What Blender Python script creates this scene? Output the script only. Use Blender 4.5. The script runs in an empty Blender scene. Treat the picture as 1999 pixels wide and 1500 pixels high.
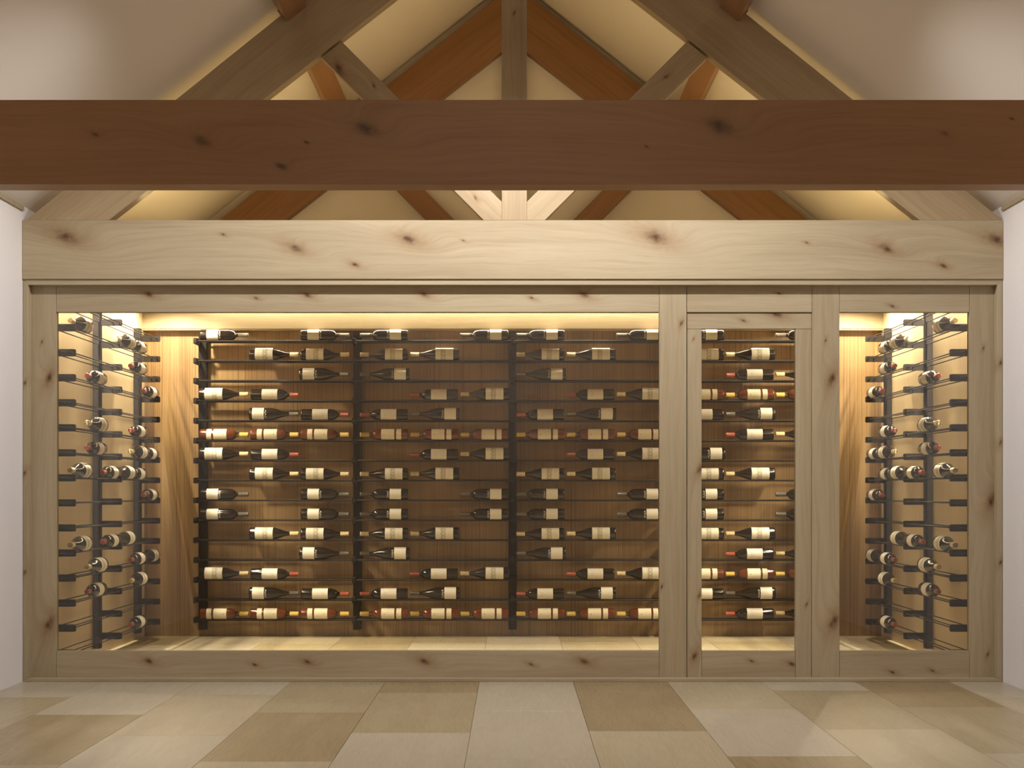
import bpy, bmesh, math, random
from mathutils import Vector, Matrix
random.seed(7)
S = bpy.context.scene
C = S.collection
PI = math.pi

# ------------------------------------------------------------------ camera
F = 3117.0                 # focal length in pixels of the 1999 px wide frame
VX, VY = 1001.0, 958.0     # vanishing point of the depth direction
CAMY, EYE = -8.0, 0.96
def px(x, y): return (x - VX) * (y - CAMY) / F          # pixel column -> X at depth y
def pz(v, y): return EYE + (VY - v) * (y - CAMY) / F    # pixel row -> Z at depth y

cam_d = bpy.data.cameras.new('camera')
cam = bpy.data.objects.new('camera', cam_d); C.objects.link(cam)
cam.location = (0, CAMY, EYE); cam.rotation_euler = (PI/2, 0, 0)
cam_d.sensor_width = 36.0; cam_d.sensor_fit = 'HORIZONTAL'
cam_d.lens = 36.0 * F / 1999.0
cam_d.shift_x = -(VX - 999.5) / 1999.0
cam_d.shift_y = (VY - 750.0) / 1999.0
cam_d.clip_end = 100
S.camera = cam

# ------------------------------------------------------------------ world, light, exposure
w = bpy.data.worlds.new('world'); S.world = w; w.use_nodes = True
w.node_tree.nodes['Background'].inputs[0].default_value = (1.0, 0.9, 0.8, 1)
w.node_tree.nodes['Background'].inputs[1].default_value = 0.05
S.view_settings.view_transform = 'Standard'
S.view_settings.look = 'None'
S.view_settings.gamma = 1.0
S.view_settings.use_curve_mapping = False
S.view_settings.exposure = 0.0
cy = S.cycles
cy.max_bounces = 8; cy.diffuse_bounces = 4; cy.glossy_bounces = 3; cy.transmission_bounces = 4; cy.transparent_max_bounces = 12
cy.caustics_reflective = False; cy.caustics_refractive = False; cy.sample_clamp_indirect = 4.0

COOL = (1.0, 0.965, 0.94)
WARM = (1.0, 0.74, 0.33)
CELL = (1.0, 0.85, 0.60)
ROOM = (1.0, 0.86, 0.70)
# (kind, location, colour, watts, extra) for every lamp; the fixtures are built further down
ROOM_DOWN = [(0.0, -1.3, 3.15, 128), (-0.88, -1.3, 3.12, 58), (0.88, -1.3, 3.12, 58)]     # hanging downlights between beam and truss: X, Y, Z, watts
GLOBE_FILL = (0.0, -8.9, 3.25, 560)                                            # added unseen globe light behind the camera, fills roof and beam
ATTIC_W, EAVE_W, STRIP_W, CELL_W, CORNER_FILL_W = 12.5, 2.4, 90, 118, 70

def area(name, loc, rot, sx, sy, col, watts, spread=180, parent=None):
    d = bpy.data.lights.new(name, 'AREA'); d.shape = 'RECTANGLE'
    d.size = sx; d.size_y = sy; d.color = col; d.energy = watts; d.spread = math.radians(spread)
    o = bpy.data.objects.new(name, d); C.objects.link(o)
    o.location = loc; o.rotation_euler = rot; o.parent = parent
    return o
def spot(name, loc, rot, col, watts, cone, blend, rad, parent=None):
    d = bpy.data.lights.new(name, 'SPOT'); d.color = col; d.energy = watts
    d.spot_size = math.radians(cone); d.spot_blend = blend; d.shadow_soft_size = rad
    o = bpy.data.objects.new(name, d); C.objects.link(o)
    o.location = loc; o.rotation_euler = rot; o.parent = parent
    return o

# ------------------------------------------------------------------ node helpers
class NT:
    def __init__(s, name):
        s.m = bpy.data.materials.new(name); s.m.use_nodes = True
        s.t = s.m.node_tree; s.t.nodes.clear()
        s.out = s.n('ShaderNodeOutputMaterial')
    def n(s, t, **k):
        x = s.t.nodes.new(t)
        for a, b in k.items(): setattr(x, a, b)
        return x
    def put(s, inp, v):
        if isinstance(v, bpy.types.NodeSocket): s.t.links.new(v, inp)
        else: inp.default_value = v
    def math(s, op, a, b=None, c=None, clamp=False):
        x = s.n('ShaderNodeMath', operation=op, use_clamp=clamp)
        s.put(x.inputs[0], a)
        if b is not None: s.put(x.inputs[1], b)
        if c is not None: s.put(x.inputs[2], c)
        return x.outputs[0]
    def vec(s, x, y, z):
        k = s.n('ShaderNodeCombineXYZ')
        for i, v in enumerate((x, y, z)): s.put(k.inputs[i], v)
        return k.outputs[0]
    def sep(s, v):
        k = s.n('ShaderNodeSeparateXYZ'); s.put(k.inputs[0], v); return k.outputs
    def noise(s, v, scale=1.0, detail=2.0, rough=0.5, dist=0.0):
        k = s.n('ShaderNodeTexNoise'); s.put(k.inputs['Vector'], v)
        k.inputs['Scale'].default_value = scale; k.inputs['Detail'].default_value = detail
        k.inputs['Roughness'].default_value = rough; k.inputs['Distortion'].default_value = dist
        return k.outputs[0]
    def ramp(s, v, a, b, lo=0.0, hi=1.0):
        k = s.n('ShaderNodeMapRange', interpolation_type='SMOOTHSTEP')
        s.put(k.inputs[0], v); s.put(k.inputs[1], a); s.put(k.inputs[2], b); s.put(k.inputs[3], lo); s.put(k.inputs[4], hi)
        return k.outputs[0]
    def mix(s, f, a, b, mode='MIX'):
        k = s.n('ShaderNodeMix', data_type='RGBA', blend_type=mode)
        s.put(k.inputs[0], f)
        for i, v in ((6, a), (7, b)):
            if isinstance(v, tuple) and len(v) == 3: v = v + (1,)
            s.put(k.inputs[i], v)
        return k.outputs[2]
    def bsdf(s, col, rough=0.5, metal=0.0, spec=0.5, bump=None, bstr=0.1, bdist=0.002, **kw):
        b = s.n('ShaderNodeBsdfPrincipled')
        if isinstance(col, tuple) and len(col) == 3: col = col + (1,)
        s.put(b.inputs['Base Color'], col); s.put(b.inputs['Roughness'], rough)
        b.inputs['Metallic'].default_value = metal; b.inputs['Specular IOR Level'].default_value = spec
        for k, v in kw.items(): s.put(b.inputs[k], v)
        if bump is not None:
            u = s.n('ShaderNodeBump'); u.inputs['Strength'].default_value = bstr; u.inputs['Distance'].default_value = bdist
            s.put(u.inputs['Height'], bump); s.t.links.new(u.outputs[0], b.inputs['Normal'])
        s.t.links.new(b.outputs[0], s.out.inputs[0])
        return b

def wood(name, light, dark, knots=(), fine=60.0, broad=8.0, contrast=1.0, rough=0.42, along=0.8,
         knotcol=(0.085, 0.038, 0.015), halo=(0.26, 0.145, 0.06), pore=4.0, porew=0.25, wave=0.10):
    """grain along local X; knots = [(x, z, size)] in the object's own frame"""
    t = NT(name)
    o = t.n('ShaderNodeTexCoord').outputs['Object']
    r = t.n('ShaderNodeObjectInfo').outputs['Random']
    X, Y, Z = t.sep(o)
    c = t.math('ADD', Z, t.math('MULTIPLY', Y, 0.6))
    warp = t.noise(t.vec(t.math('MULTIPLY', X, 1.1), t.math('MULTIPLY', c, 3.5), t.math('MULTIPLY', r, 31.0)), 1.0, 2.0)
    s_ = t.math('ADD', c, t.math('MULTIPLY', t.math('SUBTRACT', warp, 0.5), wave))
    kdark = khalo = None
    wob = t.noise(t.vec(t.math('MULTIPLY', X, 30.0), t.math('MULTIPLY', Z, 45.0), 0.0), 1.0, 3.0)
    wob = t.math('MULTIPLY', t.math('SUBTRACT', wob, 0.5), 0.9)
    for kx, kz, ks in knots:
        dx = t.math('SUBTRACT', X, kx); dz = t.math('SUBTRACT', Z, kz)
        dz = t.math('ADD', dz, t.math('MULTIPLY', dx, 0.30))
        def g(a, b, w=0.0):
            q = t.math('ADD', t.math('POWER', t.math('DIVIDE', dx, a * ks), 2.0), t.math('POWER', t.math('DIVIDE', dz, b * ks), 2.0))
            if w: q = t.math('ADD', q, t.math('MULTIPLY', wob, w))
            return t.math('EXPONENT', t.math('MULTIPLY', q, -1.0))
        s_ = t.math('ADD', s_, t.math('MULTIPLY', g(0.12, 0.035), 0.035 * ks))
        a = g(0.020, 0.011, 2.2); b = g(0.062, 0.026, 1.6)
        kdark = a if kdark is None else t.math('MAXIMUM', kdark, a)
        khalo = b if khalo is None else t.math('MAXIMUM', khalo, b)
    ro = t.math('MULTIPLY', r, 53.0)
    nb = t.noise(t.vec(t.math('MULTIPLY', X, 0.7), t.math('MULTIPLY', s_, broad), ro), 1.0, 3.0, 0.55)
    nf = t.noise(t.vec(t.math('MULTIPLY', X, along * 2.0), t.math('MULTIPLY', s_, fine), ro), 1.0, 4.0, 0.6)
    nx = t.noise(t.vec(t.math('MULTIPLY', X, along * 9.0), t.math('MULTIPLY', s_, fine * pore), ro), 1.0, 2.0, 0.6)
    fac = t.math('ADD', t.math('MULTIPLY', t.ramp(nb, 0.3, 0.7), 0.45 * contrast), t.math('MULTIPLY', t.ramp(nf, 0.35, 0.75), 0.40 * contrast))
    fac = t.math('ADD', fac, t.math('MULTIPLY', t.ramp(nx, 0.5, 0.72), porew * contrast), clamp=True)
    col = t.mix(fac, light, dark)
    if knots:
        col = t.mix(t.math('MULTIPLY', khalo, 0.60, clamp=True), col, halo)
        col = t.mix(t.math('MULTIPLY', kdark, 0.90, clamp=True), col, knotcol)
    t.bsdf(col, rough, 0, 0.35, bump=nf, bstr=0.08, bdist=0.002)
    return t.m

WL, WD = (0.435, 0.362, 0.240), (0.315, 0.243, 0.149)          # pale knotty alder
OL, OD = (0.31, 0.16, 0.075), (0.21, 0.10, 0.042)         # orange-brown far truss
BL, BD = (0.35, 0.185, 0.088), (0.25, 0.125, 0.055)         # brown tone of the near tie beam
TL_, TD_ = (0.395, 0.30, 0.178), (0.28, 0.195, 0.104)        # truss timber, browned for the dim warm light on its upper part
def plain(name, col, rough=0.5, metal=0.0, spec=0.5, bscale=0, bstr=0.05, vary=0.0, **kw):
    t = NT(name)
    o = t.n('ShaderNodeTexCoord').outputs['Object']
    n = t.noise(o, bscale or 6.0, 4.0)
    c = t.mix(n, tuple(x * (1 - vary) for x in col), tuple(min(1, x * (1 + vary)) for x in col))
    t.bsdf(c, rough, metal, spec, bump=n if bscale else None, bstr=bstr, **kw)
    return t.m

M = {}
M['wood'] = wood('knotty_alder', WL, WD)
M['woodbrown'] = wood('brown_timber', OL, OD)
M['plaster'] = plain('white_plaster', (0.78, 0.745, 0.735), 0.75, spec=0.25, bscale=90, bstr=0.03, vary=0.01)
M['roofplaster'] = plain('roof_plaster', (0.76, 0.70, 0.63), 0.8, spec=0.2, bscale=90, bstr=0.03, vary=0.01)
M['steel'] = plain('black_powder_coat', (0.015, 0.0118, 0.0108), 0.75, 0.0, 0.14, vary=0.1)
M['rod'] = plain('black_rod', (0.016, 0.012, 0.0105), 0.6, 0.0, 0.2, vary=0.1)
M['oak'] = wood('oak_veneer', (0.39, 0.255, 0.118), (0.18, 0.097, 0.038), fine=85, broad=5, contrast=1.0, rough=0.5, along=0.06, pore=1.9, porew=0.8, wave=0.02)
M['oakpale'] = wood('pale_oak_veneer', (0.53, 0.415, 0.25), (0.43, 0.315, 0.175), fine=60, broad=8, contrast=0.8, rough=0.5, along=0.08, pore=2.0, porew=0.4, wave=0.03)
M['valance'] = wood('pale_valance_oak', (0.64, 0.52, 0.33), (0.54, 0.41, 0.235), fine=60, broad=6, contrast=0.8, rough=0.5)
M['glassdark'] = plain('dark_bottle_glass', (0.010, 0.0065, 0.0055), 0.12, 0, 0.5, vary=0.2)
M['amber'] = plain('amber_wine', (0.110, 0.027, 0.008), 0.12, 0, 0.5, vary=0.15)
M['capgrey'] = plain('grey_capsule', (0.13, 0.12, 0.105), 0.4, 0.3, 0.5, vary=0.08)
M['capred'] = plain('red_capsule', (0.36, 0.085, 0.055), 0.4, 0.1, 0.5, vary=0.08)
M['capyellow'] = plain('yellow_capsule', (0.62, 0.43, 0.12), 0.45, 0.0, 0.4, vary=0.06)
M['white_ink'] = plain('white_ink', (0.75, 0.72, 0.66), 0.6)
M['led'] = None

def led(name, col, st):
    t = NT(name); e = t.n('ShaderNodeEmission')
    e.inputs[0].default_value = col + (1,); e.inputs[1].default_value = st
    t.t.links.new(e.outputs[0], t.out.inputs[0]); return t.m

def pane_mat(name, rough=0.0, tint=(0.96, 0.97, 0.96), refl=(1, 1, 1)):
    t = NT(name)
    fr = t.n('ShaderNodeFresnel'); fr.inputs[0].default_value = 1.5
    f = t.math('MULTIPLY', fr.outputs[0], 1.1, clamp=True)
    tr = t.n('ShaderNodeBsdfTransparent'); tr.inputs[0].default_value = tint + (1,)
    gl = t.n('ShaderNodeBsdfGlossy'); gl.inputs['Roughness'].default_value = rough; gl.inputs[0].default_value = refl + (1,)
    mx = t.n('ShaderNodeMixShader'); t.put(mx.inputs[0], f)
    t.t.links.new(tr.outputs[0], mx.inputs[1]); t.t.links.new(gl.outputs[0], mx.inputs[2])
    t.t.links.new(mx.outputs[0], t.out.inputs[0]); return t.m
M['pane'] = pane_mat('clear_glass')
M['neckglass'] = pane_mat('clear_neck_glass', 0.02, (0.93, 0.90, 0.84))

def label_mat(name, kind):
    t = NT(name)
    uv = t.n('ShaderNodeTexCoord').outputs['UV']
    U, V, _ = t.sep(uv)                     # U along the bottle from the neck, V around it, 0.5 = front
    paper = t.noise(t.vec(t.math('MULTIPLY', U, 20), t.math('MULTIPLY', V, 60), 0.0), 1.0, 3.0)
    base = {'plain': (0.76, 0.72, 0.645), 'ornate': (0.73, 0.69, 0.60), 'script': (0.72, 0.67, 0.60), 'cream': (0.76, 0.70, 0.55)}[kind]
    col = t.mix(t.math('MULTIPLY', paper, 0.25), base, tuple(x * 0.9 for x in base))
    dv = t.math('ABSOLUTE', t.math('SUBTRACT', V, 0.5))
    def band(x, a, b, e=0.01):
        return t.math('MULTIPLY', t.ramp(x, a - e, a + e), t.ramp(x, b - e, b + e, 1.0, 0.0))
    if kind == 'ornate':
        n = t.noise(t.vec(t.math('MULTIPLY', U, 9), t.math('MULTIPLY', dv, 40), 0.0), 1.0, 4.0, 0.6)
        def ring(uc, vc, ra, wd):
            d = t.math('SQRT', t.math('ADD', t.math('POWER', t.math('SUBTRACT', U, uc), 2.0), t.math('POWER', t.math('MULTIPLY', t.math('SUBTRACT', V, vc), 2.1), 2.0)))
            return t.ramp(t.math('ABSOLUTE', t.math('SUBTRACT', d, ra)), 0.0, wd, 1.0, 0.0)
        f = t.math('MULTIPLY', band(U, 0.28, 0.58, 0.05), t.ramp(n, 0.42, 0.62))
        for vc in (0.40, 0.5, 0.60):
            f = t.math('MAXIMUM', f, ring(0.43, vc, 0.11, 0.05))
        f = t.math('MULTIPLY', f, t.ramp(dv, 0.22, 0.27, 1.0, 0.0))
        col = t.mix(t.math('MULTIPLY', f, 0.85, clamp=True), col, (0.30, 0.275, 0.19))
        ln = t.math('MULTIPLY', band(t.math('FRACT', t.math('MULTIPLY', U, 16.0)), 0.35, 0.6, 0.1), band(U, 0.68, 0.90))
        ln = t.math('MULTIPLY', ln, t.ramp(dv, 0.10, 0.14, 1.0, 0.0))
        col = t.mix(t.math('MULTIPLY', ln, 0.22), col, (0.3, 0.28, 0.22))
    if kind == 'script':
        n = t.noise(t.vec(t.math('MULTIPLY', U, 26), t.math('MULTIPLY', V, 60), 3.0), 1.0, 3.0, 0.6, 1.0)
        f = t.math('MULTIPLY', t.math('MULTIPLY', band(U, 0.24, 0.40, 0.03), t.ramp(dv, 0.05, 0.08, 1.0, 0.0)), t.ramp(n, 0.48, 0.60))
        col = t.mix(t.math('MULTIPLY', f, 0.55), col, (0.30, 0.26, 0.22))
        ln = t.math('MULTIPLY', band(t.math('FRACT', t.math('MULTIPLY', U, 9.0)), 0.4, 0.55, 0.06), band(U, 0.45, 0.85))
        ln = t.math('MULTIPLY', ln, t.ramp(dv, 0.12, 0.15, 1.0, 0.0))
        col = t.mix(t.math('MULTIPLY', ln, 0.18), col, (0.3, 0.28, 0.24))
    if kind == 'cream':
        d = t.math('ADD', t.math('POWER', t.math('DIVIDE', t.math('SUBTRACT', U, 0.24), 0.05), 2.0), t.math('POWER', t.math('DIVIDE', t.math('SUBTRACT', V, 0.5), 0.022), 2.0))
        col = t.mix(t.ramp(d, 0.6, 1.4, 0.7, 0.0), col, (0.22, 0.24, 0.14))
        ln = t.math('MULTIPLY', band(t.math('FRACT', t.math('MULTIPLY', U, 8.0)), 0.4, 0.6, 0.08), band(U, 0.36, 0.9))
        ln = t.math('MULTIPLY', ln, t.ramp(dv, 0.14, 0.17, 1.0, 0.0))
        col = t.mix(t.math('MULTIPLY', ln, 0.25), col, (0.35, 0.30, 0.18))
    t.bsdf(col, 0.55, 0, 0.3)
    return t.m
for k in ('plain', 'ornate', 'script', 'cream'): M['label_' + k] = label_mat('paper_label_' + k, k)
def capcream():
    t = NT('cream_capsule')
    o = t.n('ShaderNodeTexCoord').outputs['Object']
    n = t.noise(o, 130.0, 3.0)
    t.bsdf(t.mix(t.ramp(n, 0.5, 0.68), (0.66, 0.55, 0.33), (0.40, 0.28, 0.12)), 0.45)
    return t.m
M['capcream'] = capcream()

def tile_mat(name, light, dark):
    """wood-look tile, streaks along local Y"""
    t = NT(name)
    o = t.n('ShaderNodeTexCoord').outputs['Object']; r = t.n('ShaderNodeObjectInfo').outputs['Random']
    X, Y, Z = t.sep(o); ro = t.math('MULTIPLY', r, 41.0)
    wp = t.math('ADD', X, t.math('MULTIPLY', t.noise(t.vec(t.math('MULTIPLY', X, 4), t.math('MULTIPLY', Y, 3), ro), 1.0, 2.0), 0.06))
    n1 = t.noise(t.vec(t.math('MULTIPLY', wp, 120), t.math('MULTIPLY', Y, 6.0), ro), 1.0, 3.0, 0.6)
    n2 = t.noise(t.vec(t.math('MULTIPLY', wp, 12), t.math('MULTIPLY', Y, 1.6), ro), 1.0, 3.0)
    f = t.math('ADD', t.math('MULTIPLY', t.ramp(n1, 0.35, 0.7), 0.5), t.math('MULTIPLY', t.ramp(n2, 0.3, 0.7), 0.5))
    t.bsdf(t.mix(f, light, dark), t.ramp(n1, 0.2, 0.8, 0.30, 0.42), 0, 0.45, bump=n1, bstr=0.10, bdist=0.002)
    return t.m
M['tile_light'] = tile_mat('tile_ash', (0.474, 0.415, 0.315), (0.420, 0.360, 0.268))
M['tile_cream'] = tile_mat('tile_cream', (0.456, 0.388, 0.264), (0.392, 0.324, 0.209))
M['tile_tan'] = tile_mat('tile_tan', (0.383, 0.315, 0.191), (0.319, 0.255, 0.149))
M['tile_brown'] = tile_mat('tile_brown', (0.328, 0.251, 0.140), (0.255, 0.187, 0.098))
M['grout'] = plain('grout', (0.34, 0.29, 0.22), 0.8, bscale=60)

# ------------------------------------------------------------------ mesh helpers
def link(name, me, mat, parent=None):
    o = bpy.data.objects.new(name, me); C.objects.link(o)
    if mat is not None and len(me.materials) == 0: me.materials.append(mat)
    o.parent = parent
    return o
def tag(o, label, cat=None, group=None, kind=None):
    if label: o['label'] = label
    if cat: o['category'] = cat
    if group: o['group'] = group
    if kind: o['kind'] = kind
    return o
def empty(name, loc=(0, 0, 0)):
    o = bpy.data.objects.new(name, None); C.objects.link(o); o.location = loc
    o.empty_display_size = 0.05
    return o
def from_bm(name, bm, smooth=False):
    bmesh.ops.recalc_face_normals(bm, faces=bm.faces)
    me = bpy.data.meshes.new(name); bm.to_mesh(me); bm.free()
    if smooth:
        for p in me.polygons: p.use_smooth = True
    return me
def box_mesh(name, sx, sy, sz, bevel=0.0, seg=1):
    bm = bmesh.new(); bmesh.ops.create_cube(bm, size=1.0)
    bmesh.ops.scale(bm, vec=(sx, sy, sz), verts=bm.verts)
    if bevel: bmesh.ops.bevel(bm, geom=bm.edges[:], offset=bevel, segments=seg, affect='EDGES', profile=0.5)
    return from_bm(name, bm)
def box(name, x0, x1, y0, y1, z0, z1, mat, parent=None, bevel=0.0):
    me = box_mesh(name, x1 - x0, y1 - y0, z1 - z0, bevel)
    o = link(name, me, mat, parent)
    o.location = ((x0 + x1) / 2, (y0 + y1) / 2, (z0 + z1) / 2)
    if parent: o.location = Vector(o.location) - parent.location
    return o
def member(name, poly, y0, y1, direction, mat=None, parent=None, bevel=0.0015, knots=(), tone=None, **wk):
    """board or beam: a polygon of (X, Z) extruded from y0 to y1; local X runs along the grain.
    knots in world (X, Z, size)"""
    dx, dz = direction; th = -math.atan2(dz, dx)
    cx = (min(p[0] for p in poly) + max(p[0] for p in poly)) / 2
    cz = (min(p[1] for p in poly) + max(p[1] for p in poly)) / 2
    c, s = math.cos(th), math.sin(th)
    def loc(X, Z):
        X -= cx; Z -= cz
        return (c * X - s * Z, s * X + c * Z)
    bm = bmesh.new(); hy = (y1 - y0) / 2
    pts = [loc(*p) for p in poly]
    a = [bm.verts.new((p[0], -hy, p[1])) for p in pts]
    b = [bm.verts.new((p[0], hy, p[1])) for p in pts]
    bm.faces.new(a); bm.faces.new(b[::-1])
    n = len(a)
    for i in range(n): bm.faces.new((a[i], b[i], b[(i + 1) % n], a[(i + 1) % n]))
    bmesh.ops.recalc_face_normals(bm, faces=bm.faces)
    if bevel: bmesh.ops.bevel(bm, geom=bm.edges[:], offset=bevel, segments=1, affect='EDGES')
    me = from_bm(name, bm)
    if knots:
        lk = [loc(k[0], k[1]) + (k[2],) for k in knots]
        a_, b_ = tone or (WL, WD)
        mat = wood('knotty_' + name, a_, b_, lk, **wk)
    o = link(name, me, mat or M['wood'], parent)
    o.location = (cx, (y0 + y1) / 2, cz)
    if parent: o.location = Vector(o.location) - parent.location
    o.rotation_euler = (0, th, 0)
    return o
def prect(xa, xb, ya, yb, y):     # pixel rectangle -> polygon in the plane at depth y
    X0, X1, Z1, Z0 = px(xa, y), px(xb, y), pz(ya, y), pz(yb, y)
    return [(X0, Z0), (X1, Z0), (X1, Z1), (X0, Z1)]
def ppoly(pts, y): return [(px(a, y), pz(b, y)) for a, b in pts]
def pk(lst, y): return [(px(a, y), pz(b, y), s) for a, b, s in lst]

# ------------------------------------------------------------------ structure
WX = 2.459          # room side walls
CX = 2.428          # cladding of the cellar side walls
YB = 2.55           # cellar back wall
YR = -10.0          # wall behind the camera
EAVE, RIDGE = 2.39, 4.34
CEIL = 2.27         # cellar ceiling
SL = (RIDGE - EAVE) / WX

floor = box('floor', -2.75, 2.75, YR, YB + 0.1, -0.12, -0.006, M['grout'])
tag(floor, 'floor of long staggered wood-look tiles in ash and tan', 'floor', kind='structure')
# tile columns: left edges at 0.303 + 0.471 k ; joints known from the photograph, then every 1.245 m
P = 0.471; TL = 1.245
cols = {-6: (-0.59, 'CTLTCL', 2), -5: (-1.17, 'TBLTLC', 1), -4: (-1.75, 'LLCTLC', 1), -3: (-1.10, 'CBTLTC', 2), -2: (-0.434, 'LTBLCT', 2),
        -1: (-2.29, 'LLLBCL', 1), 0: (-1.634, 'TCBCLT', 2), 1: (-0.993, 'BLCLCT', 2), 2: (-0.337, 'CTLCTL', 2), 3: (-0.926, 'CTBCLT', 2), 4: (-0.60, 'TCLTCL', 2)}
TM = {'L': 'tile_light', 'C': 'tile_cream', 'T': 'tile_tan', 'B': 'tile_brown'}
tile_cache = {}
def tile(x0, x1, y0, y1, kind):
    key = (round(x1 - x0, 3), round(y1 - y0, 3), kind)
    if key not in tile_cache:
        tile_cache[key] = box_mesh('floor_tile', x1 - x0 - 0.0016, y1 - y0 - 0.0016, 0.010, 0.0006)
    o = link('floor_tile', tile_cache[key], M[TM[kind]], floor)
    o.location = Vector(((x0 + x1) / 2, (y0 + y1) / 2, -0.005)) - floor.location
for k, (j, seq, _) in cols.items():
    x0 = max(0.303 + P * k, -WX); x1 = min(x0 + P if 0.303 + P * k >= -WX else 0.303 + P * (k + 1), WX)
    if x1 - x0 < 0.01: continue
    # seq[2] is the tile that ends (towards the room) at joint j
    n = 0
    for i in range(-9, 6):
        ya, yb = j + i * TL, j + (i + 1) * TL
        ya, yb = max(ya, YR), min(yb, YB)
        if yb - ya < 0.02: continue
        tile(x0, x1, ya, yb, {-2: seq[0], -1: seq[1], 0: seq[2]}.get(i, seq[(i * 5 + 3 + k) % 6]))

for s, nm in ((-1, 'left'), (1, 'right')):
    o = box('wall_' + nm, min(s * WX, s * (WX + 0.12)), max(s * WX, s * (WX + 0.12)), YR, YB + 0.1, -0.12, EAVE, M['plaster'])
    tag(o, 'plain white plaster wall running up to the eave, %s the glazed door' % ('far from' if s < 0 else 'next to'), 'wall', kind='structure')
    # roof slope
    me = bpy.data.meshes.new('ceiling')
    t = 0.08
    e = (s * (WX + 0.12), EAVE - SL * 0.12)
    v = []
    for y in (YR - 0.1, YB + 0.1):
        v += [(e[0], y, e[1]), (0, y, RIDGE), (0, y, RIDGE + t), (e[0], y, e[1] + t)]
    f = [(0, 1, 2, 3), (4, 7, 6, 5), (0, 4, 5, 1), (1, 5, 6, 2), (2, 6, 7, 3), (3, 7, 4, 0)]
    me.from_pydata(v, [], f); me.update()
    bm = bmesh.new(); bm.from_mesh(me); bmesh.ops.recalc_face_normals(bm, faces=bm.faces); bm.to_mesh(me); bm.free()
    o = link('ceiling', me, M['roofplaster'])
    tag(o, 'smooth sloping ceiling rising from the wall %s the glazed door' % ('far from' if s < 0 else 'next to'), 'ceiling', kind='structure')
    o = box('trim_%d' % (1 if s < 0 else 2), min(s * WX, s * (WX - 0.012)), max(s * WX, s * (WX - 0.012)), YR, 0.0, EAVE - 0.028, EAVE - 0.006, M['wood'])
    tag(o, 'thin wooden strip under the eave on the wall %s the glazed door' % ('far from' if s < 0 else 'next to'), 'trim', kind='structure')
    o.rotation_euler = (0, 0, 0)

def gable(name, y0, y1, z0, lab):
    bm = bmesh.new()
    prof = [(-WX, z0), (WX, z0), (WX, EAVE), (0, RIDGE), (-WX, EAVE)]
    a = [bm.verts.new((x, y0, z)) for x, z in prof]; b = [bm.verts.new((x, y1, z)) for x, z in prof]
    bm.faces.new(a); bm.faces.new(b[::-1])
    for i in range(5): bm.faces.new((a[i], b[i], b[(i + 1) % 5], a[(i + 1) % 5]))
    o = link(name, from_bm(name, bm), M['roofplaster' if y0 > 0 else 'plaster'])
    tag(o, lab, 'wall', kind='structure')
gable('wall_back', YB, YB + 0.1, -0.12, 'cream gable end wall behind the far roof truss')
gable('wall_rear', YR - 0.1, YR, -0.12, 'plain white gable wall facing the wine cellar front')

# cellar lining
o = box('wall_cellar_back', -CX, CX, YB - 0.02, YB, 0, CEIL, M['oak'])
tag(o, 'vertical-grained oak panelling behind the long wine rack', 'wall', kind='structure')
for s in (-1, 1):
    o = box('wall_cellar_' + ('left' if s < 0 else 'right'), min(s * CX, s * WX), max(s * CX, s * WX), 0.115, YB - 0.0, 0, CEIL, M['oakpale'])
    tag(o, 'pale oak panelling on the cellar side wall %s the glazed door' % ('far from' if s < 0 else 'next to'), 'wall', kind='structure')
YB2 = YB - 0.02
o = box('ceiling_cellar', -WX, WX, 0.115, YB, CEIL, CEIL + 0.03, M['oakpale'])
tag(o, 'flat boarded ceiling over the wine cellar', 'ceiling', kind='structure')
o = member('trim_3', [(-CX, pz(645, 2.47)), (CX, pz(645, 2.47)), (CX, CEIL), (-CX, CEIL)], 2.47, YB2, (1, 0), M['valance'])
tag(o, 'pale oak valance board along the top of the cellar back wall', 'valance', kind='structure')
# vertical grain on the wall panels: turn the mesh so that local X is up
def upright(o):
    R = Matrix.Rotation(-PI / 2, 4, 'Y')      # local X -> world Z
    o.data.transform(R.inverted()); o.rotation_euler = (0, -PI / 2, 0)
for o in C.objects:
    if o.name.startswith('wall_cellar'): upright(o)

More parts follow.
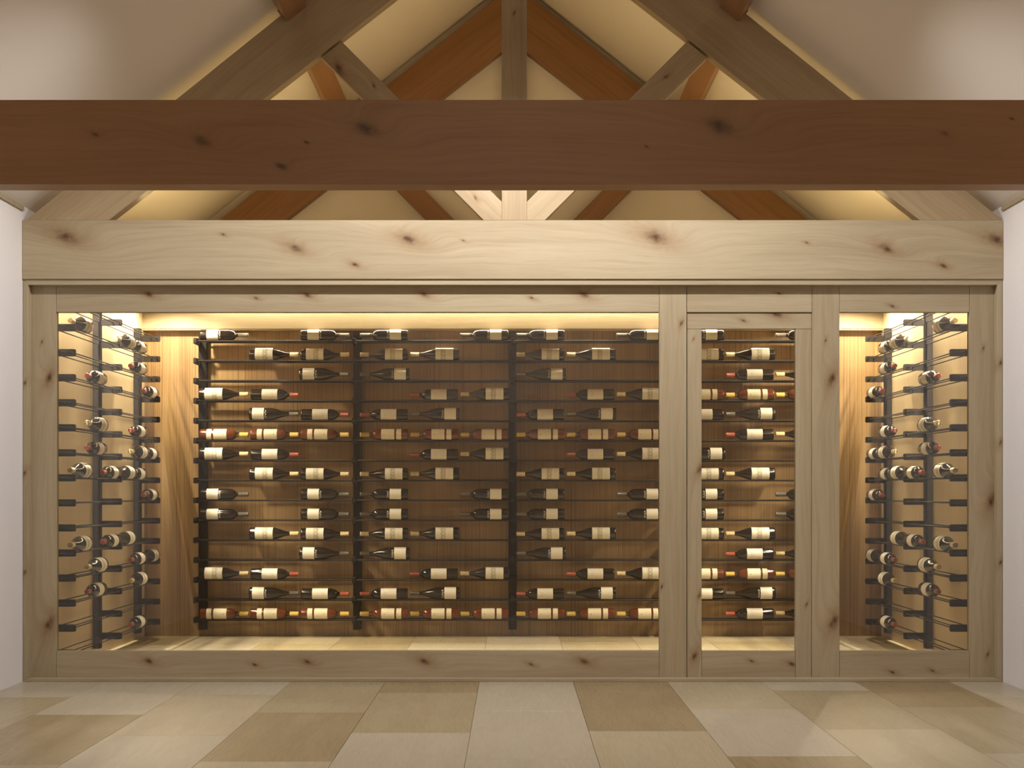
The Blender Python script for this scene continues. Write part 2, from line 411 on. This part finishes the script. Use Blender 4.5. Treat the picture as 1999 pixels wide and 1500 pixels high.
# ------------------------------------------------------------------ header truss, far truss, near tie beam, purlins
MX = 2008.0        # the truss is symmetric about pixel column 1004
def mirror(p): return [(MX - a, b) for a, b in p][::-1]
RAF = [(50.6, 430), (212.5, 430), (1004, -188), (1004, -337)]
STR = [(627.6, 112.5), (667, 81), (979.5, 394), (979.5, 430), (944, 430)]
def truss(dy, lab, cat, tone, knots_tie, rd=0.08):
    r = empty('roof_truss', (0, dy, pz(430, 0)))
    tag(r, lab, cat)
    Z = lambda L: [(x, z) for x, z in L]
    tie = [(-WX + 0.001, pz(545, 0)), (WX - 0.001, pz(545, 0)), (WX - 0.001, pz(430, 0)), (-WX + 0.001, pz(430, 0))]
    yb = dy + (0.115 if dy < 1 else 0.08)
    member('tie_beam', tie, dy, yb, (1, 0), parent=r, knots=knots_tie, broad=7.0)
    for m in (0, 1):
        p = ppoly(mirror(RAF) if m else RAF, 0); d = (0.78, -0.62) if m else (0.78, 0.62)
        kn = pk([(1470, 20, 1.7), (1700, 410, 0.9)] if m else [(300, 300, 0.7)], 0)
        member('rafter', p, dy, dy + rd, d, parent=r, knots=kn, tone=tone)
        p = ppoly(mirror(STR) if m else STR, 0); d = (0.71, 0.70) if m else (0.71, -0.70)
        kn = pk([(1300, 150, 0.6)] if m else [(662, 135, 1.5), (730, 168, 0.5), (928, 386, 0.6)], 0)
        member('strut', p, dy, dy + rd * 0.8, d, parent=r, knots=kn, tone=tone)
    member('king_post', ppoly([(979.5, 430), (1028.5, 430), (1028.5, -180), (1004, -199), (979.5, -180)], 0), dy, dy + rd, (0, 1),
           parent=r, knots=pk([(1004, 25, 0.5)], 0), tone=tone)
    return r
KH = pk([(130, 463, 2.2), (577, 485, 1.4), (797, 467, 1.8), (1280, 463, 2.2), (1730, 485, 1.4), (1945, 468, 1.9), (693, 517, 0.8),
         (1842, 520, 0.8), (905, 470, 0.35), (436, 458, 0.4), (1575, 474, 0.4)], 0)
truss(0.0, 'pale knotty timber roof truss standing over the cellar glass front', 'roof truss', (TL_, TD_), KH)
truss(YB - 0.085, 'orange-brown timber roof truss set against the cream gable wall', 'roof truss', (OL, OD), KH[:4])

yb1 = -2.42
tb = [(-WX + 0.001, pz(360, yb1)), (WX - 0.001, pz(360, yb1)), (WX - 0.001, pz(195, yb1)), (-WX + 0.001, pz(195, yb1))]
o = member('ceiling_beam', tb, yb1, yb1 + 0.115, (1, 0), broad=6.0, tone=(BL, BD),
           knots=pk([(393, 275, 1.35), (715, 252, 1.9), (1405, 246, 2.1), (185, 262, 0.6), (598, 278, 0.45), (550, 325, 0.9), (1845, 261, 0.6), (1262, 286, 0.35), (1975, 232, 0.35)], yb1))
tag(o, 'dark brown knotty timber beam spanning the room before the truss', 'beam')

u = Vector((0.7835, 0, 0.6213)); nrm = Vector((0.6213, 0, -0.7835)); c1 = Vector((-1.1925, 0, 3.392))
for s in (-1, 1):
    for y0, y1, w_ in ((YR, 0.0, 'over the main room'), (0.08, YB - 0.085, 'joining the pale and orange trusses')):
        q = [c1, c1 + nrm * 0.105, c1 + nrm * 0.105 + u * 0.12, c1 + u * 0.12]
        cen = sum(q, Vector()) / 4
        ang = math.atan2(u.z, u.x)
        bm = bmesh.new(); L = y1 - y0
        bmesh.ops.create_cube(bm, size=1.0)
        bmesh.ops.scale(bm, vec=(L, 0.12, 0.105), verts=bm.verts)
        bmesh.ops.bevel(bm, geom=bm.edges[:], offset=0.0015, segments=1, affect='EDGES')
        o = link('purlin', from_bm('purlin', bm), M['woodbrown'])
        # local X -> world Y, local Y -> slope direction, local Z -> roof normal
        ux = Vector((u.x * -s, 0, u.z)); nz = Vector((nrm.x * -s, 0, nrm.z))
        R = Matrix((Vector((0, 1, 0)), ux, nz)).transposed()
        if R.determinant() < 0: R = Matrix((Vector((0, 1, 0)), ux, -nz)).transposed()
        o.matrix_world = Matrix.Translation((cen.x * -s if s > 0 else cen.x, (y0 + y1) / 2, cen.z)) @ R.to_4x4()
        tag(o, 'timber purlin %s, slope %s the door' % (w_, 'far from' if s < 0 else 'nearest'), 'beam')

# ------------------------------------------------------------------ glazed front
YF, YK = 0.06, 0.105
e = 0.0007
def fr(name, xa, xb, ya, yb, d, parent, knots=(), y0=YF, y1=YK):
    p = prect(xa, xb, ya, yb, y0)
    p = [(p[0][0] + e, p[0][1] + e), (p[1][0] - e, p[1][1] + e), (p[2][0] - e, p[2][1] - e), (p[3][0] + e, p[3][1] - e)]
    return member(name, p, y0, y1, d, parent=parent, knots=pk(knots, y0), bevel=0.001)
H, V_ = (1, 0), (0, 1)
win1 = empty('window_1', (px(700, YF), YF, pz(1326, YF)))
tag(win1, 'wide knotty wood framed glass panel in front of the long wine rack', 'window', kind='structure')
fr('stile', 55, 110, 557, 1326, V_, win1, [(96, 738, 1.4), (96, 1220, 1.6), (82, 668, 0.35)])
fr('stile', 1287, 1340.5, 557, 1326, V_, win1, [(1330, 632, 0.6), (1292, 1146, 0.4)])
fr('rail', 110, 1287, 557, 610, H, win1, [(290, 575, 1.0), (600, 577, 0.9), (828, 575, 0.9), (1140, 576, 1.1), (500, 582, 0.45), (1038, 582, 0.5)])
fr('rail', 110, 1287, 1271, 1326, H, win1, [(290, 1291, 1.0), (600, 1293, 0.9), (828, 1291, 1.1), (1140, 1292, 1.1), (497, 1298, 0.6), (1037, 1298, 0.6)])
def pane(parent, xa, xb, ya, yb, y):
    p = prect(xa, xb, ya, yb, y)
    o = box('pane', p[0][0], p[1][0], y, y + 0.006, p[0][1], p[2][1], M['pane'], parent)
    tag(o, 'clear glass pane')
    return o
pane(win1, 108, 1289, 608, 1273, 0.083)
win2 = empty('window_2', (px(1765, YF), YF, pz(1326, YF)))
tag(win2, 'narrow knotty wood framed glass panel between the door and the wall', 'window', kind='structure')
fr('stile', 1585, 1639, 557, 1326, V_, win2, [(1624, 740, 1.5), (1628, 1215, 1.7), (1612, 665, 0.35)])
fr('stile', 1892.5, 1947, 557, 1326, V_, win2, [(1936, 978, 1.7), (1928, 1278, 0.5), (1920, 680, 0.4)])
fr('rail', 1639, 1892.5, 557, 610, H, win2, [(1742, 598, 0.5)])
fr('rail', 1639, 1892.5, 1271, 1326, H, win2, [(1742, 1313, 0.6), (1820, 1310, 0.5)])
pane(win2, 1637, 1894, 608, 1273, 0.083)
o = fr('trim_4', 1341, 1585, 557, 610, H, None, [(1520, 573, 0.4)])
tag(o, 'knotty wooden head rail over the glazed door', 'trim', kind='structure')
door = empty('door_1', (px(1462, YF), YF, pz(1326, YF)))
tag(door, 'tall knotty wood framed glass door without a handle', 'door', kind='structure')
DY0, DY1 = 0.069, 0.109
fr('rail', 1340.9, 1584.4, 610.4, 642.5, H, door, [(1515, 613, 1.3), (1451, 626, 0.5)], DY0, DY1)
fr('rail', 1370, 1553, 1271, 1324.5, H, door, [(1546, 1297, 0.8), (1467, 1291, 0.5)], DY0, DY1)
fr('stile', 1340.9, 1370, 642.5, 1324.5, V_, door, [(1356, 1281, 1.0), (1354, 662, 0.3), (1366, 916, 1.0), (1365, 1163, 0.5)], DY0, DY1)
fr('stile', 1553, 1584.4, 642.5, 1324.5, V_, door, [(1575, 1180, 0.4)], DY0, DY1)
pane(door, 1368, 1555, 640, 1273, 0.086)
# casing around the whole front, mitred
T = pz(545, 0); yc = 0.010
ci = [(px(55, yc), 0), (px(1947, yc), 0)]
zt = pz(556.5, yc)
xl, xr = -WX + 0.002, WX - 0.002
cas = empty('trim_5', (0, yc, 0))
tag(cas, 'narrow mitred wooden casing around the glazed cellar front', 'trim', kind='structure')
member('casing_board', [(xl, T), (xr, T), (ci[1][0], zt), (ci[0][0], zt)][::-1], yc, 0.115, H, parent=cas)
zb = 0.0165
member('casing_board', [(xl, 0.0), (ci[0][0], zb), (ci[0][0], zt), (xl, T)], yc, 0.115, V_, parent=cas, knots=[(xl + 0.01, 1.5, 0.5), (xl + 0.01, 1.05, 0.6), (xl + 0.01, 0.55, 0.5)])
member('casing_board', [(ci[1][0], zb), (xr, 0.0), (xr, T), (ci[1][0], zt)], yc, 0.115, V_, parent=cas, knots=[(xr - 0.01, 1.6, 0.6), (xr - 0.01, 1.2, 0.6), (xr - 0.01, 0.6, 0.5)])
member('casing_board', [(xl, 0.0), (xr, 0.0), (ci[1][0], zb), (ci[0][0], zb)], 0.002, 0.115, H, parent=cas)

# ------------------------------------------------------------------ racks
ROW1, RP = 1.9333, 0.1297
def row_z(k): return ROW1 - RP * (k - 1)
BR_L, ROD_R, ROD_S = 0.163, 0.0058, 0.0032     # arm length, rod radius on the back rack, on the side racks
RODS = (0.035, 0.112, 0.148)
AX = 0.130                     # bottle axis distance from the wall
def bracket_mesh():            # arm along +Y from the wall (y=0) to the tip, rounded tip corners
    bm = bmesh.new(); h, t = 0.0185, 0.010
    pts = [(0.0, -h), (BR_L - 0.006, -h), (BR_L - 0.0015, -h + 0.002), (BR_L, -h + 0.007), (BR_L, h - 0.007), (BR_L - 0.0015, h - 0.002), (BR_L - 0.006, h), (0.0, h)]
    a = [bm.verts.new((-t, y, z)) for y, z in pts]; b = [bm.verts.new((t, y, z)) for y, z in pts]
    bm.faces.new(a); bm.faces.new(b[::-1])
    n = len(a)
    for i in range(n): bm.faces.new((a[i], b[i], b[(i + 1) % n], a[(i + 1) % n]))
    return from_bm('bracket', bm)
def rod_mesh(L, ROD_R):               # along X
    bm = bmesh.new()
    bmesh.ops.create_cone(bm, cap_ends=True, segments=8, radius1=ROD_R, radius2=ROD_R, depth=L, matrix=Matrix.Rotation(PI / 2, 4, 'Y'))
    return from_bm('rod', bm, True)
BRM = bracket_mesh(); BRM.materials.append(M['steel'])
def rack(lab, wall_pt, along, out, posts, length, off, br_off, rod_r):
    """wall_pt: origin on the wall surface; along / out: unit vectors; posts: positions along"""
    r = empty('wine_rack', wall_pt); tag(r, lab, 'wine rack')
    ang = math.atan2(-out.x, out.y)        # local +Y -> out
    pm = box_mesh('post', 0.054, 0.042, 1.955, 0.003); pm.materials.append(M['steel'])
    rm = rod_mesh(length, rod_r); rm.materials.append(M['rod'])
    for i, p in enumerate(posts):
        o = link('post', pm, None, r); o.location = along * p + out * 0.021 + Vector((0, 0, 0.045 + 0.9775)); o.rotation_euler = (0, 0, ang)
        for k in range(1, 16):
            o = link('bracket', BRM, None, r); o.location = along * (p + br_off[i]) + Vector((0, 0, row_z(k))); o.rotation_euler = (0, 0, ang)
    for k in range(1, 16):
        for d in RODS:
            o = link('rod', rm, None, r)
            o.location = along * off + out * d + Vector((0, 0, row_z(k) + (0.0 if d > 0.05 else 0.0)))
            o.rotation_euler = (0, 0, math.atan2(along.y, along.x))
    return r
yr = YB2 - 0.02
bp = [px(396.5, yr), px(698, yr), px(1000.5, yr), px(1306, yr), px(1611, yr)]
rack('long black steel wine rack on the cellar back wall', Vector((0, YB2 - 0.0012, 0)), Vector((1, 0, 0)), Vector((0, -1, 0)), bp,
     bp[-1] - bp[0] + 0.05, (bp[0] + bp[-1]) / 2, [-0.026, -0.012, 0, 0, 0.026], ROD_R)
SP = [0.27, 1.25, 2.245]
for s in (-1, 1):
    rack('black steel wine rack on the cellar side wall %s the glass door' % ('far from' if s < 0 else 'nearest'), Vector((s * (CX - 0.0012), 0, 0)), Vector((0, 1, 0)), Vector((-s, 0, 0)),
         SP, 2.13, 1.19, [0, 0, 0], ROD_S)

# ------------------------------------------------------------------ bottles
SEG = 24
def lathe(name, prof, caps=(True, True), uv=False, mirror_x=False):
    """profile [(x, r)] around the X axis, front of the bottle is -Y"""
    bm = bmesh.new(); uvl = bm.loops.layers.uv.new('uv') if uv else None
    rings = []
    for x, r in prof:
        rings.append([bm.verts.new((x, -r * math.cos(2 * PI * i / SEG + PI), r * math.sin(2 * PI * i / SEG + PI))) for i in range(SEG)])
    x0, x1 = prof[0][0], prof[-1][0]
    for a, b, pa, pb in zip(rings, rings[1:], prof, prof[1:]):
        for i in range(SEG):
            j = (i + 1) % SEG
            f = bm.faces.new((a[i], a[j], b[j], b[i])); f.smooth = True
            if uv:
                for l, (xx, ii) in zip(f.loops, ((pa[0], i), (pa[0], i + 1), (pb[0], i + 1), (pb[0], i))):
                    l[uvl].uv = ((xx - x0) / (x1 - x0), ii / SEG)
    for c, rg in zip(caps, (rings[0], rings[-1])):
        if c: bm.faces.new(rg)
    if mirror_x: bmesh.ops.scale(bm, vec=(-1, 1, 1), verts=bm.verts)
    return from_bm(name, bm)
def lettering(R, x_top, cap_h, half_ang, mx):
    """GAJA around the bottle: letter tops towards the neck (-X), G at the bottom"""
    cu = bpy.data.curves.new('lettering', 'FONT'); cu.body = 'GAJA'; cu.size = 1.0; cu.resolution_u = 2
    cu.align_x = 'CENTER'; cu.space_character = 1.1
    ob = bpy.data.objects.new('tmp', cu); C.objects.link(ob)
    bpy.context.view_layer.update()
    dg = bpy.context.evaluated_depsgraph_get()
    me = bpy.data.meshes.new_from_object(ob.evaluated_get(dg))
    bpy.data.objects.remove(ob); bpy.data.curves.remove(cu)
    xs = [v.co.x for v in me.vertices]; ys = [v.co.y for v in me.vertices]
    w = max(xs) - min(xs); h = max(ys) - min(ys); cx = (max(xs) + min(xs)) / 2; y0 = min(ys)
    for v in me.vertices:
        a = (v.co.x - cx) / (w / 2) * half_ang
        X = x_top + cap_h * (1 - (v.co.y - y0) / h)
        v.co = ((-X if mx else X), -R * math.cos(a), R * math.sin(a))
    me.name = 'lettering'
    return me
def sm(pts): return pts
def burg(L, R, cap, neck, taper, rn=0.0118):
    """sloping shoulders: taper from neck (x=cap) to full radius at x=taper"""
    p = [(cap * 0.5, rn), (cap, rn)]
    for i in range(1, 9):
        q = i / 8.0; s = q * q * (3 - 2 * q); s = s * 0.75 + q * 0.25 if q > 0.5 else s * 0.9 + q * 0.1
        p.append((cap + (taper - cap) * q, rn + (R - rn) * (s if i < 8 else 1.0)))
    p += [(L - 0.008, R), (L - 0.002, R * 0.96), (L, R * 0.86)]
    return p
def bord(L, R, cap, sh, rn=0.0125, neck=0.010):
    """high round shoulders"""
    p = [(cap * 0.5, rn), (cap + neck, rn), (cap + neck + 0.004, rn * 1.12)]
    x0 = cap + neck + 0.004
    for q in (0.04, 0.1, 0.2, 0.35, 0.5, 0.7, 1.0):
        p.append((x0 + (sh - x0) * q, rn * 1.12 + (R - rn * 1.12) * (1 - (1 - q) ** 2.1) ** 0.62))
    p += [(L - 0.008, R), (L - 0.002, R * 0.96), (L, R * 0.86)]
    return p
def capprof(cap, r): return [(0.0, r * 0.80), (0.0012, r * 0.97), (0.008, r), (0.0085, r * 0.95), (cap, r * 0.98)]
TYPES = {}
def mk(key, L, R, prof, cap, capr, capmat, labels, body_mat, text=None, neck=None, ang=0.70):
    t = {'L': L, 'R': R, 'parts': {}}
    for mx in (False, True):
        sh = lambda pr: [(x - L / 2, r) for x, r in pr]
        parts = []
        me = lathe('glass', sh(prof), mirror_x=mx); me.materials.append(M[body_mat]); parts.append(('glass', me, None))
        if neck:
            me = lathe('neck', sh(neck), (False, False), mirror_x=mx); me.materials.append(M['neckglass']); parts.append(('neck', me, 'clear glass neck'))
        me = lathe('capsule', sh(capprof(cap, capr)), mirror_x=mx); me.materials.append(M[capmat]); parts.append(('capsule', me, None))
        for a, b, lm in labels:
            me = lathe('paper_label', [(a - L / 2, R + 0.0005), (b - L / 2, R + 0.0005)], (False, False), True, mx); me.materials.append(M[lm]); parts.append(('paper_label', me, None))
        if text:
            me = lettering(R + 0.0007, text - L / 2, 0.0150, ang, mx); me.materials.append(M['white_ink']); parts.append(('lettering', me, 'white capital lettering GAJA'))
        t['parts'][mx] = parts
    TYPES[key] = t
mk('T1', 0.313, 0.0368, bord(0.313, 0.0368, 0.067, 0.128), 0.067, 0.0140, 'capgrey', [(0.194, 0.269, 'label_plain')], 'glassdark', text=0.1765)
mk('T2', 0.320, 0.0405, burg(0.320, 0.0405, 0.060, 0, 0.170), 0.0585, 0.0145, 'capcream', [(0.166, 0.2815, 'label_ornate')], 'glassdark')
mk('T2s', 0.314, 0.0390, burg(0.314, 0.0390, 0.058, 0, 0.168), 0.0570, 0.0145, 'capcream', [(0.164, 0.278, 'label_ornate')], 'glassdark')
mk('T3', 0.322, 0.0405, burg(0.322, 0.0405, 0.064, 0, 0.185), 0.0620, 0.0138, 'capgrey', [(0.224, 0.300, 'label_plain')], 'glassdark', text=0.2065)
mk('T4', 0.311, 0.0368, bord(0.311, 0.0368, 0.060, 0.136, neck=0.011), 0.060, 0.0135, 'capred', [(0.1365, 0.238, 'label_script')], 'glassdark')
amb = [(0.0765, 0.0060), (0.0775, 0.0105), (0.082, 0.0165)] + [(0.082 + (0.128 - 0.082) * q, 0.0165 + (0.0360 - 0.0165) * (1 - (1 - q) ** 2.1) ** 0.62) for q in (0.06, 0.18, 0.38, 0.65, 1.0)] + [(0.306, 0.0366), (0.312, 0.0352), (0.314, 0.0315)]
mk('T5', 0.314, 0.0366, amb, 0.0585, 0.0152, 'capyellow', [(0.1395, 0.2245, 'label_cream'), (0.2375, 0.2695, 'label_cream')], 'amber',
   neck=[(0.040, 0.0128), (0.066, 0.0128), (0.074, 0.0142), (0.080, 0.0165)])

DESC = {'T1': 'grey-capped high-shouldered bottle', 'T2': 'cream-capped stout bottle', 'T2s': 'cream-capped slimmer bottle', 'T3': 'grey-capped slope-shouldered bottle', 'T4': 'red-capped dark bottle', 'T5': 'yellow-capped amber bottle'}
ORD = ['', 'top', 'second', 'third', 'fourth', 'fifth', 'sixth', 'seventh', 'eighth', 'ninth', 'tenth', 'eleventh', 'twelfth', 'thirteenth', 'fourteenth', 'lowest']
def bottle(key, loc, rot, mx, label, group):
    r = empty('wine_bottle', loc); r.rotation_euler = rot
    tag(r, label, 'bottle', group)
    for nm, me, lb in TYPES[key]['parts'][mx]:
        o = link(nm, me, None, r)
        if lb: o['label'] = lb
    return r
def rest(R, rod): return math.sqrt((R + 0.0005 + rod) ** 2 - 0.018 ** 2)
YAX = YB2 - 0.0012 - AX
N = None
A, B_ = 'T2', 'T2s'
back = {1: 'T1 - T1|T1 - T1|T1 - T1|T1 - T1', 2: '- T2 T2s|T2s T2 -|T2s T2 -|T2s T2 -', 3: '- - T3|T3 - -|T3 - -|- T4 T2', 4: 'T2 T4 -|- T4 T2|- T4 T2|T5 T5 T5',
        5: '- T3 T4|T4 T3 -|T4 T3 -|T4 T3 -', 6: 'T5 T5 T5|T5 T5 T5|T5 T5 T5|- T4 T2', 7: 'T2 T4 -|- T4 T2|- T4 T2|T3 - -', 8: '- T2 T2s|T2s T2 -|T2s T2 -|T2s T2 -'}
back[9] = back[10] = back[1]; back[11] = back[8]; back[12] = back[3]; back[13] = back[4]; back[14] = back[5]; back[15] = back[6]
BAY = ['the bay farthest from the door', 'the bay two from the door', 'the bay beside the door', 'the bay behind the door']
TIP = [(485.3, 98.2), (703.0, 97.7), (1008.0, 97.7), (1318.5, 97.7)]
ROWN = lambda k: ORD[k] + ' rung'
for k in range(1, 16):
    for b, bay in enumerate(back[k].split('|')):
        keys = bay.split()
        for s_, key in enumerate(keys):
            if key == '-': continue
            t = TYPES[key]
            tipx = px(TIP[b][0] + TIP[b][1] * s_, YAX)
            mx = (b == 0)
            cx = tipx - t['L'] / 2 if b == 0 else tipx + t['L'] / 2
            rot = (0, 0, 0)
            if b == 3: mx = True; rot = (0, PI, 0)
            lab = '%s, %s of back rack, %s' % (DESC[key], ROWN(k), BAY[b])
            same = [i for i, q in enumerate(keys) if q == key]
            if len(same) > 1:
                w3 = 'outer' if s_ == 0 else ('door-side' if s_ == 2 else 'middle')
                lab = '%s %s, %s of back rack, %s' % (w3, DESC[key], ROWN(k), BAY[b])
            bottle(key, (cx, YAX, row_z(k) + rest(t['R'], ROD_R)), rot, mx, lab, 'wine bottles on the back rack')
side = {2: {1: 'T2', 4: 'T2', 5: 'T4'}, 3: {5: 'T4'}, 4: {2: 'T4', 6: 'T4'}, 6: {2: 'T2', 5: 'T4'}, 7: {2: 'T4', 5: 'T2', 6: 'T4'}, 8: {1: 'T2', 3: 'T4', 4: 'T2', 5: 'T4'},
        9: {6: 'T4'}, 11: {1: 'T2', 3: 'T4', 4: 'T2'}, 12: {2: 'T2', 5: 'T4', 6: 'T2'}, 13: {2: 'T4', 5: 'T2'}, 15: {5: 'T4'}}
NUM = ['', 'first', 'second', 'third', 'fourth']
for s in (-1, 1):
    for k, d in side.items():
        for n, (slot, key) in enumerate(sorted(d.items()), 1):
            t = TYPES[key]
            y = [0, 0.2825, 0.605, 0.9275, 1.2625, 1.585, 1.9075][slot] + t['L'] / 2
            X = s * (CX - 0.0012 - AX)
            rot = (0, 0, PI / 2) if s < 0 else (PI, 0, PI / 2)
            pos = ', %s from the glass' % NUM[n] if len(d) > 1 else ''
            lab = '%s, %s%s, side rack %s the door' % (DESC[key], ROWN(k), pos, 'far from' if s < 0 else 'nearest')
            bottle(key, (X, y, row_z(k) + rest(t['R'], ROD_S)), rot, False, lab, 'wine bottles on the side racks')

# ------------------------------------------------------------------ lamps (fixtures with their own light; globe and corner ones are added fill)
M['can'] = plain('white_lamp_housing', (0.7, 0.7, 0.68), 0.4)
M['led_cool'] = led('led_cool', COOL, 6.0); M['led_warm'] = led('led_warm', WARM, 4.0)
M['led_cell'] = led('led_cell', CELL, 4.0); M['led_room'] = led('led_room', ROOM, 4.0)
def downlight(x, y, z, rad, lab, ledm, cat='lamp'):
    r = empty('downlight', (x, y, z)); tag(r, lab, cat)
    bm = bmesh.new()
    pr = [(rad * 0.8, 0.03), (rad * 0.8, 0.0), (rad * 1.15, -0.004), (rad * 1.2, 0.004), (rad * 1.2, 0.03)]
    rg = [[bm.verts.new((a * math.cos(2 * PI * i / 20), a * math.sin(2 * PI * i / 20), h)) for i in range(20)] for a, h in pr]
    for p, q in zip(rg, rg[1:]):
        for i in range(20): bm.faces.new((p[i], p[(i + 1) % 20], q[(i + 1) % 20], q[i]))
    link('housing', from_bm('housing', bm, True), M['can'], r)
    bm = bmesh.new(); bmesh.ops.create_circle(bm, cap_ends=True, segments=20, radius=rad * 0.8)
    o = link('diffuser', from_bm('diffuser', bm), ledm, r); o.location = (0, 0, 0.012)
    return r
def strip(name, x0, x1, y, z, up, lab, ledm):
    r = empty(name, ((x0 + x1) / 2, y, z)); tag(r, lab, 'lamp')
    box('channel', x0, x1, y - 0.012, y + 0.012, z - 0.006, z + 0.006, M['can'], r)
    zz = z + 0.0065 if up else z - 0.0065
    box('diffuser', x0 + 0.005, x1 - 0.005, y - 0.009, y + 0.009, zz - 0.001, zz + 0.001, ledm, r)
    return r
for i, (x, y, z, wt) in enumerate(ROOM_DOWN):
    r = downlight(x, y, z, 0.06, 'white hanging downlight before the pale truss, ' + ['below the ridge', 'slope far from the door', 'slope nearest the door'][i], M['led_cool'])
    bm = bmesh.new()
    bmesh.ops.create_cone(bm, cap_ends=True, segments=20, radius1=0.072, radius2=0.066, depth=0.14, matrix=Matrix.Translation((0, 0, 0.03 + 0.07)))
    L = RIDGE - abs(x) * SL - z - 0.17 + 0.02
    bmesh.ops.create_cone(bm, cap_ends=True, segments=8, radius1=0.008, radius2=0.008, depth=L, matrix=Matrix.Translation((0, 0, 0.17 + L / 2)))
    link('body', from_bm('body', bm), M['can'], r)
    spot('downlight_lamp', (0, 0, -0.02), (0, 0, 0), COOL, wt, 164, 0.30, 0.03, r)
gx, gy, gz, gw = GLOBE_FILL
r = empty('fill_globe', (gx, gy, gz)); tag(r, 'added unseen globe light filling the room from the rear', 'lamp')
bm = bmesh.new(); bmesh.ops.create_uvsphere(bm, u_segments=24, v_segments=16, radius=0.15)
link('globe', from_bm('globe', bm, True), M['led_room'], r)
bm = bmesh.new(); bmesh.ops.create_cone(bm, cap_ends=True, segments=8, radius1=0.006, radius2=0.006, depth=RIDGE - gz - 0.14, matrix=Matrix.Translation((0, 0, 0.14 + (RIDGE - gz - 0.14) / 2)))
link('cord', from_bm('cord', bm), M['can'], r)
d = bpy.data.lights.new('globe_fill_light', 'POINT'); d.color = ROOM; d.energy = gw; d.shadow_soft_size = 0.16
o = bpy.data.objects.new('globe_fill_light', d); C.objects.link(o); o.parent = r
r = strip('led_strip', -2.0, 2.0, 1.1, CEIL + 0.05, True, 'warm LED strip lying on top of the cellar ceiling', M['led_warm'])
area('strip_lamp', (0, 0, 0.01), (PI, 0, 0), 3.9, 0.06, WARM, ATTIC_W, 180, r)
for sx in (-1, 1):
    r = empty('led_strip', (sx * 1.8, 1.25, CEIL + 0.05)); tag(r, 'warm LED strip lying along the eave %s the door' % ('far from' if sx < 0 else 'nearest'), 'lamp')
    box('channel', sx * 1.8 - 0.012, sx * 1.8 + 0.012, 0.3, 2.2, CEIL + 0.035, CEIL + 0.056, M['can'], r)
    box('diffuser', sx * 1.8 - 0.009, sx * 1.8 + 0.009, 0.305, 2.195, CEIL + 0.056, CEIL + 0.058, M['led_warm'], r)
    area('strip_lamp', (0, 0, 0.012), (PI, 0, 0), 0.04, 1.9, WARM, EAVE_W, 180, r)
r = strip('led_strip', -2.05, 2.05, 2.445, CEIL - 0.012, False, 'warm LED strip under the cellar ceiling before the valance', M['led_cell'])
area('strip_lamp', (0, 0, -0.012), (math.radians(24), 0, 0), 4.05, 0.018, CELL, STRIP_W, 180, r)
for sx in (-1, 1):
    xs = sx * (CX - 0.022); y0, y1 = 0.16, 1.95
    r = empty('led_strip', (xs, (y0 + y1) / 2, CEIL - 0.012)); tag(r, 'warm LED strip above the cellar side rack %s the door' % ('far from' if sx < 0 else 'nearest'), 'lamp')
    box('channel', xs - 0.012, xs + 0.012, y0, y1, CEIL - 0.018, CEIL - 0.0005, M['can'], r)
    box('diffuser', xs - 0.009, xs + 0.009, y0 + 0.005, y1 - 0.005, CEIL - 0.020, CEIL - 0.018, M['led_cell'], r)
    area('strip_lamp', (0, 0, -0.012), (0, 0, 0), 0.018, y1 - y0, CELL, CELL_W, 125, r)
for sx in (-1, 1):  # added corner lights that brighten the ends of the back wall
    r = downlight(sx * 2.21, 2.12, CEIL - 0.03, 0.03, 'added fill downlight in the cellar back corner %s the door' % ('far from' if sx < 0 else 'nearest'), M['led_cell'])
    spot('downlight_lamp', (0, 0, -0.012), (0, 0, 0), CELL, CORNER_FILL_W, 150, 0.5, 0.02, r)
